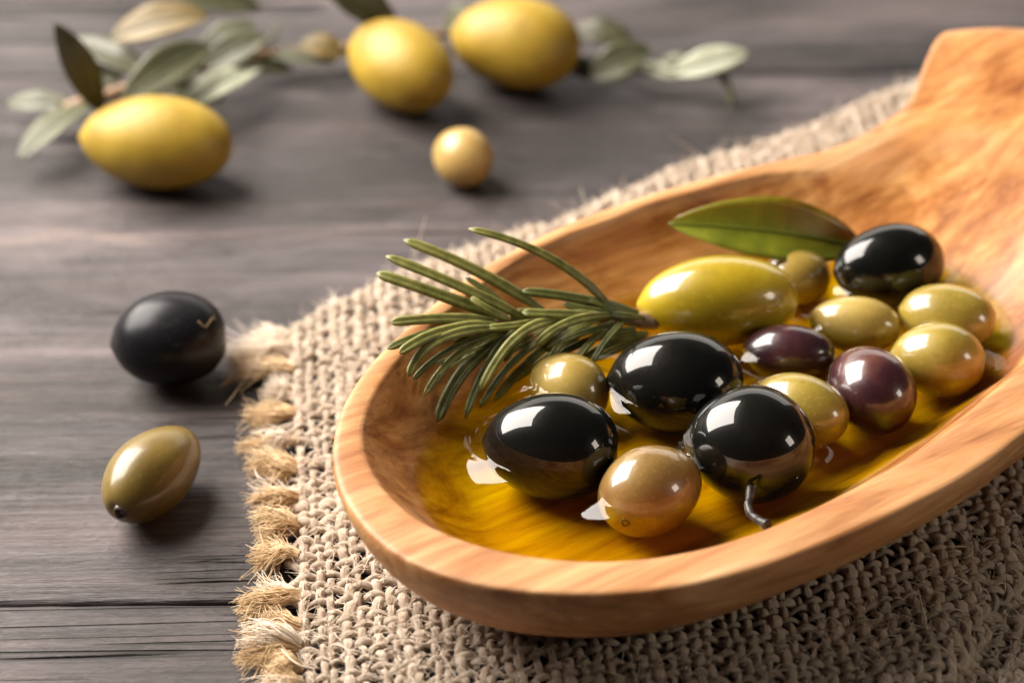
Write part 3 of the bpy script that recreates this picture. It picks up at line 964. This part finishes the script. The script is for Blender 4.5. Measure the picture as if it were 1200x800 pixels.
lb, lt = at(1012, 290, 2.15), at(783, 262, 2.88)
lorg = (lb + lt) / 2
V, F, sp_ = leaf_mesh(lb, lt, 0.62, (-0.1, -0.62, 0.78), 0.34, 0.28, mid=0.46, thick=0.035)
bl = empty('olive_leaf', tuple(lorg))
tag(bl, 'glossy green pointed leaf leaning on the inner wall of the bowl', 'leaf')
link_mesh('blade', V - lorg, F, m_leaf, bl)
nrm_ = np.array([-0.1, -0.62, 0.78])
V, F, uv = tube(sp_ - lorg + nrm_ * 0.012, np.linspace(0.045, 0.015, len(sp_)), 0.022, nrm_, 8)
link_mesh('midrib', V, F, m_leaf_rib, bl)


def branch(label, stem_pts, leaves, org_px, extra=()):
    org = at(*org_px)
    br = empty('olive_branch', tuple(org))
    tag(br, label, 'branch')
    for k, (sp, r0, r1) in enumerate(stem_pts):
        p = curve3(sp, 30)
        V, F, uv = tube(p - org, np.linspace(r0, r1, 30), np.linspace(r0, r1, 30), (0, 0, 1), 8)
        link_mesh('stem' if k == 0 else 'twig', V, F, m_twig if k == 0 else m_lf_grey, br)
    for (b_, t_, hw, nr, mt, arch) in leaves:
        V, F, sp = leaf_mesh(at(*b_), at(*t_), hw, nr, 0.18, arch, nseg=16)
        lf = link_mesh('leaf', V - org, F, mt, br)
        V, F, uv = tube(sp - org + np.array(nr) / np.linalg.norm(nr) * 0.01, np.linspace(0.04, 0.015, len(sp)), 0.02, nr, 6)
        link_mesh('midrib', V, F, m_lf_grey, lf)
    return br


branch('leafy olive branch lying on the boards with dark, golden and silvery leaves',
       [([(75, 128, 0.5), (180, 95, 0.7), (300, 60, 0.6), (400, 62, 0.45), (470, 40, 0.4), (545, 40, 0.3)], 0.16, 0.10),
        ([(300, 60, 0.6), (318, 45, 0.9), (325, 28, 1.0)], 0.07, 0.05)],
       [((120, 132, 1.0), (64, 27, 3.2), 0.36, (0.45, -0.75, 0.35), m_lf_dark, 0.1),
        ((105, 122, 0.8), (22, 188, 0.5), 0.38, (-0.35, -0.45, 0.8), m_lf_grey, 0.15),
        ((85, 122, 0.6), (6, 122, 0.4), 0.26, (0, -0.5, 0.9), m_lf_grey, 0.1),
        ((180, 92, 0.8), (84, 45, 1.1), 0.36, (0.2, -0.45, 0.9), m_lf_dark, 0.1),
        ((128, 46, 1.4), (246, 18, 1.9), 0.46, (-0.1, -0.45, 0.9), m_lf_gold, 0.2),
        ((142, 118, 1.2), (246, 52, 1.6), 0.46, (0.3, -0.5, 0.8), m_lf_grey, 0.25),
        ((150, 122, 1.0), (215, 60, 1.5), 0.30, (-0.5, -0.45, 0.8), m_lf_pale, 0.1),
        ((238, 80, 0.9), (312, 42, 1.4), 0.40, (0.1, -0.5, 0.9), m_lf_grey, 0.1),
        ((208, 130, 0.7), (308, 76, 0.9), 0.36, (-0.1, -0.35, 0.95), m_lf_pale, 0.12),
        ((205, -4, 1.6), (308, 10, 1.0), 0.34, (0, -0.5, 0.9), m_lf_grey, 0.1),
        ((466, 30, 1.2), (376, -18, 2.4), 0.44, (-0.1, -0.6, 0.8), m_lf_dark, 0.15),
        ((405, 66, 0.7), (352, 50, 0.9), 0.32, (0.1, -0.4, 0.9), m_lf_gold, 0.1),
        ((230, 60, 0.9), (300, 28, 1.3), 0.30, (-0.1, -0.5, 0.85), m_lf_grey, 0.1),
        ((100, 110, 0.6), (150, 62, 0.9), 0.34, (0.2, -0.5, 0.85), m_lf_dark, 0.1),
        ((160, 85, 0.7), (240, 92, 0.9), 0.34, (0, -0.4, 0.9), m_lf_dark, 0.1),
        ((95, 128, 0.5), (50, 150, 0.3), 0.28, (-0.2, -0.4, 0.9), m_lf_dark, 0.08),
        ((255, 72, 0.6), (345, 82, 0.3), 0.24, (0, -0.4, 0.9), m_lf_dark, 0.05),
        ((300, 62, 0.6), (395, 74, 0.5), 0.18, (0, -0.4, 0.9), m_lf_grey, 0.05),
        ((190, 100, 0.8), (262, 118, 0.5), 0.30, (0.1, -0.4, 0.9), m_lf_grey, 0.05),
        ((520, 36, 0.6), (560, 8, 1.2), 0.30, (0, -0.5, 0.85), m_lf_grey, 0.1)],
       (240, 85, 0.0))
branch('small olive twig with short silvery leaves beside a large yellow olive',
       [([(664, 72, 0.45), (700, 70, 0.5), (750, 78, 0.5), (792, 88, 0.5), (840, 84, 0.6), (870, 70, 0.8)], 0.10, 0.06),
        ([(842, 84, 0.6), (852, 100, 0.45), (858, 124, 0.12)], 0.11, 0.09)],
       [((668, 36, 0.9), (742, 46, 0.9), 0.34, (0, -0.5, 0.85), m_lf_dark, 0.12),
        ((690, 92, 0.5), (762, 56, 1.0), 0.42, (0.1, -0.6, 0.8), m_lf_grey, 0.1),
        ((672, 70, 0.5), (705, 92, 0.35), 0.34, (0, -0.5, 0.85), m_lf_dark, 0.05),
        ((748, 76, 0.6), (800, 92, 0.5), 0.20, (0, -0.4, 0.9), m_lf_pale, 0.05),
        ((785, 88, 0.55), (878, 62, 1.1), 0.34, (0.05, -0.5, 0.85), m_lf_pale, 0.1),
        ((775, 70, 0.7), (815, 72, 0.8), 0.18, (0, -0.4, 0.9), m_lf_grey, 0.05)],
       (760, 80, 0.0))

# ------------------------------------------------------------------ burlap cloth: real yarns, over and under
cloth = empty('burlap_cloth', (0, -6, 0))
tag(cloth, 'coarse beige burlap cloth with frayed edge, folded under the wooden bowl', 'cloth')
c0 = np.array([0, -6, 0.0])
PITCHY = 0.240
E2 = np.array([-0.078, 1.0]); E2 /= np.linalg.norm(E2)           # warp runs away from the camera
E1 = np.array([1.0, 0.13]); E1 /= np.linalg.norm(E1)             # weft runs across, a little askew
ORG = np.array([-3.62, -7.0])                                    # foot of the last warp at the frayed edge
N1 = -EV                                                         # back fold, parallel to the bowl
L1 = from_uv(2.0, 2.42)
N2 = np.array([-math.sin(R(57.6)), math.cos(R(57.6))])
L2 = np.array([8.95, -7.2])


def smoothstep(x):
    x = np.clip(x, 0, 1)
    return x * x * (3 - 2 * x)


def sheet(P, h):
    """flat weave position (n x 2) and height off the mid surface -> folded cloth in space, keep mask"""
    e = (P - ORG) @ E1
    z = 0.20 + 0.26 * smoothstep((e + 0.2) / 2.4)
    z = z + 0.05 * np.sin(P[:, 0] * 1.1 + 0.7 * P[:, 1]) * smoothstep((e) / 2) * 0.7 + 0.03 * np.sin(P[:, 1] * 1.7)
    nz = np.zeros((len(P), 3)); nz[:, 2] = 1
    pos = np.concatenate([P, z[:, None]], 1)
    keep = np.ones(len(P), bool)
    for (L, N, rho, hump) in ((L1, N1, 0.20, 0.05), (L2, N2, 0.30, 0.12)):
        d = (P - L) @ N
        wv = 0.10 * np.sin(P @ np.array([N[1], -N[0]]) * 0.9 + 1.0) + 0.04 * np.sin(P @ np.array([N[1], -N[0]]) * 2.7)
        d = d + wv
        pos[:, 2] += hump * np.exp(-((d - 0.5) / 0.7) ** 2)
        m = d < 0
        th_ = np.clip(-d / rho, 0, 3.1)
        keep &= th_ < 2.5
        shift = np.where(m, -rho * np.sin(th_) - d, 0)
        pos[:, :2] += N * shift[:, None]
        pos[:, 2] -= np.where(m, rho * (1 - np.cos(th_)), 0)
        nn = np.stack([-N[0] * np.sin(th_), -N[1] * np.sin(th_), np.cos(th_)], -1)
        nz = np.where(m[:, None], nn, nz)
    # the bowl presses the weave flat beneath its foot
    uv_ = np.stack([pos[:, :2] @ EU, pos[:, :2] @ EV], -1)
    foot = ((uv_[:, 0] + 0.6) / 5.2) ** 2 + ((uv_[:, 1] + 6.0) / 3.4) ** 2
    pos[:, 2] -= 0.13 * smoothstep(1.5 - foot)
    pos = pos + nz * h[:, None]
    pos[:, 2] = np.maximum(pos[:, 2], 0.09)
    return pos, nz, keep


def emit_yarn(pos, nz, keep, wid, name='yarn'):
    """link each kept run of the yarn as one mesh"""
    runs = np.flatnonzero(np.diff(np.concatenate([[0], keep.astype(int), [0]])))
    for a, b in zip(runs[::2], runs[1::2]):
        if b - a < 12:
            continue
        V, F, uv = tube(pos[a:b] - c0, wid[a:b], wid[a:b] * 0.78, nz[a:b], 10, ply=3)
        link_mesh(name, V, F, m_yarn, cloth, uvs=uv)
        yarn_paths.append((pos[a:b], nz[a:b], wid[a:b]))


yarn_paths = []
NW, NT = 68, 92
T0 = -25                                          # first weft below the frame
SPP = 5
weft_ends = []
for i in range(NW):                               # warps
    t = np.arange(T0 - 0.5, NT, 1 / SPP)
    jit = 0.07 * vnoise(t * 0.22, 1000 + i) + 0.035 * vnoise(t * 0.9, 1100 + i) + rng.normal(0, 0.028)
    P = ORG + E1 * ((i * PITCHY) + jit)[:, None] + E2 * (t * PITCHY)[:, None]
    h = 0.064 * np.cos(np.pi * t) * (1 if i % 2 else -1)
    wid = rng.normal(0.080, 0.017) * (1 + 0.20 * vnoise(t * 0.35, 1200 + i) + 0.16 * vnoise(t * 1.3, 1300 + i))
    pos, nz, keep = sheet(P, h)
    emit_yarn(pos, nz, keep, np.clip(wid, 0.042, 0.125))
clump, tuft_j = {}, []
j = T0
while j < NT:
    n_ = random.choice([2, 3, 3, 4])
    for q in range(n_):
        clump[j + q] = j + (n_ - 1) / 2
    tuft_j.append(j + (n_ - 1) / 2)
    j += n_
for j in range(T0, NT):                           # wefts; they run out past the last warp into the fringe
    s = np.arange(-1.3, NW, 1 / SPP)
    jit = 0.07 * vnoise(s * 0.22, 2000 + j) + 0.035 * vnoise(s * 0.9, 2100 + j) + rng.normal(0, 0.028)
    cl = clump[j]                                 # ends of a few neighbours gather into one tuft
    pull = smoothstep((-0.1 - s) / 1.6)
    P = ORG + E1 * (s * PITCHY)[:, None] + E2 * ((j + (cl - j) * 0.8 * pull) * PITCHY + jit)[:, None]
    h = -0.064 * np.cos(np.pi * s) * (1 if j % 2 else -1)
    h = h * smoothstep((s + 0.9) / 0.9)
    wid = rng.normal(0.074, 0.016) * (1 + 0.20 * vnoise(s * 0.35, 2200 + j) + 0.16 * vnoise(s * 1.3, 2300 + j))
    pos, nz, keep = sheet(P, h)
    emit_yarn(pos, nz, keep, np.clip(wid, 0.042, 0.125))
    if keep[0]:
        weft_ends.append((clump[j], pos[0]))

# lower layer of the folded cloth, seen beyond the front fold
E2b = np.array([0.30, 1.0]); E2b /= np.linalg.norm(E2b)
E1b = np.array([1.0, -0.22]); E1b /= np.linalg.norm(E1b)
ORGb = np.array([2.4, -12.6])
for kind in (0, 1):
    for i in range(50 if kind == 0 else 40):
        t = np.arange(-0.5, 40 if kind == 0 else 50, 1 / SPP)
        jit = 0.05 * vnoise(t * 0.22, 3000 + i + 100 * kind) + rng.normal(0, 0.02)
        A, B = (E1b, E2b) if kind == 0 else (E2b, E1b)
        P = ORGb + A * (i * PITCHY + jit)[:, None] + B * (t * PITCHY)[:, None]
        h = 0.06 * np.cos(np.pi * t) * (1 if i % 2 else -1) * (1 if kind == 0 else -1)
        d = (P - L2) @ N2
        pos = np.concatenate([P, (0.17 + 0.02 * np.sin(P[:, 0] * 1.3 + P[:, 1]) + h)[:, None]], 1)
        pos[:, 2] = np.maximum(pos[:, 2], 0.09)
        wid = rng.normal(0.080, 0.015) * (1 + 0.13 * vnoise(t * 0.35, 3300 + i + 100 * kind) + 0.1 * vnoise(t * 1.3, 3500 + i + 100 * kind))
        nz = np.zeros((len(P), 3)); nz[:, 2] = 1
        emit_yarn(pos, nz, (d < 1.0) & (P[:, 0] < 11.8), np.clip(wid, 0.042, 0.125))

tuft_spots = [(c_, np.mean([w_[1] for w_ in weft_ends if w_[0] == c_], axis=0)) for c_ in sorted({w_[0] for w_ in weft_ends})]
# frayed tufts at the left edge
def fibre_bundle(p0, dirn, length, spread, n, seg=9, rad=(0.008, 0.016), lift=0.06, curl=0.35):
    r = np.random.default_rng(int(abs(p0[1]) * 1000) + n)
    d = np.array(dirn, float); d /= np.linalg.norm(d)
    sidev = np.array([-d[1], d[0], 0])
    s = np.linspace(0, 1, seg)
    a = r.uniform(0, 2 * np.pi, n); q = np.sqrt(r.uniform(0, 1, n))
    ox, oz = np.cos(a) * q, np.sin(a) * q
    Ls = length * r.uniform(0.55, 1.08, n)
    phs, amp = r.uniform(0, 6.28, n), r.normal(0, 1, n) * curl
    # a tuft swells from the yarn's width and closes slightly at the tips; its fibres twist round
    env = 0.09 + (spread - 0.09) * np.sin(np.clip(s * 1.25, 0, 1) * np.pi / 2) ** 1.2
    tw = s * 1.6
    X = ox[:, None] * np.cos(tw) - oz[:, None] * np.sin(tw)
    Z = ox[:, None] * np.sin(tw) + oz[:, None] * np.cos(tw)
    P = p0 + d * (Ls[:, None] * s)[..., None]
    P = P + sidev * (X * env + amp[:, None] * 0.18 * (s ** 2)[None, :] * np.sin(phs[:, None] + s * 3) )[..., None]
    zz = p0[2] + Z * env * 0.8 + lift * np.sin(np.pi * s)[None, :] + r.normal(0, 0.05, n)[:, None] * s ** 2
    P[..., 2] = np.maximum(zz, 0.015 + r.uniform(0, 0.03, n)[:, None])
    return P, r.uniform(rad[0], rad[1], n)


tr = random.Random(5)
for (gid, cpt) in tuft_spots:
    if (cpt[:2] - L1) @ N1 < -0.5:
        continue
    up_ = smoothstep((cpt[1] + 3.2) / 3.0)                 # towards the corner the ends are longer and paler
    for rep_ in range(3):
        dr = (-1, tr.uniform(-0.55, 0.35) - 0.05 * up_, 0)
        ln = tr.uniform(0.45, 1.15) + 0.30 * up_
        P, rd = fibre_bundle(cpt + np.array([0.22, tr.uniform(-0.12, 0.12), tr.uniform(-0.03, 0.08)]), dr, ln, tr.uniform(0.09, 0.24), tr.randint(80, 190), curl=tr.uniform(0.8, 2.6), lift=tr.uniform(-0.02, 0.16))
        V, F = hairs(P - c0, rd)
        link_mesh('fringe_tuft', V, F, m_hair if tr.random() < 0.25 + 0.6 * up_ else m_tuft, cloth)

# loose fibres standing off the weave everywhere
K = 62000
paths, rads = [], []
tot = np.array([len(y[0]) for y in yarn_paths], float)
pick = rng.choice(len(yarn_paths), K, p=tot / tot.sum())
seg = 5
s = np.linspace(0, 1, seg)
for k in pick:
    pos, nz, wid = yarn_paths[k]
    i = rng.integers(2, len(pos) - 3)
    uq = to_uv(pos[i]) - CEN
    if math.hypot(*uq) < 0.86 * np.interp(math.atan2(uq[1], uq[0]), th, rO) or pos[i][0] > 11 or pos[i][1] < -11.5:
        continue
    tdir = pos[i + 1] - pos[i - 1]; tdir = tdir / (np.linalg.norm(tdir) + 1e-9) * rng.choice([-1, 1])
    n_ = nz[i]
    sdv = np.cross(tdir, n_)
    ang = rng.normal(0, 0.8)
    out = n_ * math.cos(ang) + sdv * math.sin(ang)
    L = abs(rng.normal(0.16, 0.10)) + 0.06
    if rng.random() < 0.03:
        L *= 2.6
    rise = rng.uniform(0.0, 0.8) ** 1.6
    d0 = tdir + sdv * rng.normal(0, 0.5)
    d0 /= np.linalg.norm(d0)
    bend = rng.normal(0, 0.5)
    st = pos[i] + out * wid[i] * 0.72
    p = st + d0 * (L * s * (1 - 0.2 * s))[:, None] + out * (L * rise * np.sin(s * rng.uniform(0.9, 2.6)) * 0.6)[:, None] + sdv * (L * bend * s ** 2)[:, None]
    p[:, 2] = np.maximum(p[:, 2], 0.02)
    paths.append(p); rads.append(rng.uniform(0.0045, 0.0115))
V, F = hairs(np.array(paths) - c0, np.array(rads))
fz = link_mesh('loose_fibre', V, F, m_hair, cloth)
fz['kind'] = 'stuff'
# a few long stray threads along the frayed edge and across the fringe
for (cps, r) in (([(345, 497, 0.5), (312, 506, 0.5), (303, 520, 0.3), (318, 514, 0.25), (330, 522, 0.2)], 0.014),
                 ([(330, 570, 0.4), (304, 584, 0.3), (301, 600, 0.1), (300, 612, 0.08)], 0.012),
                 ([(352, 492, 0.6), (325, 500, 0.7), (296, 508, 0.35)], 0.012),
                 ([(325, 560, 0.4), (306, 560, 0.5), (298, 548, 0.3)], 0.009),
                 ([(330, 760, 0.5), (350, 778, 0.6), (372, 782, 0.5)], 0.012),
                 ([(1075, 690, 0.75), (1082, 715, 0.8), (1086, 738, 0.65)], 0.016)):
    p = curve3(cps, 20)
    V, F, uv = tube(p - c0, r, r, (0.1, 0.2, 1), 5)
    link_mesh('stray_thread', V, F, m_hair, cloth)
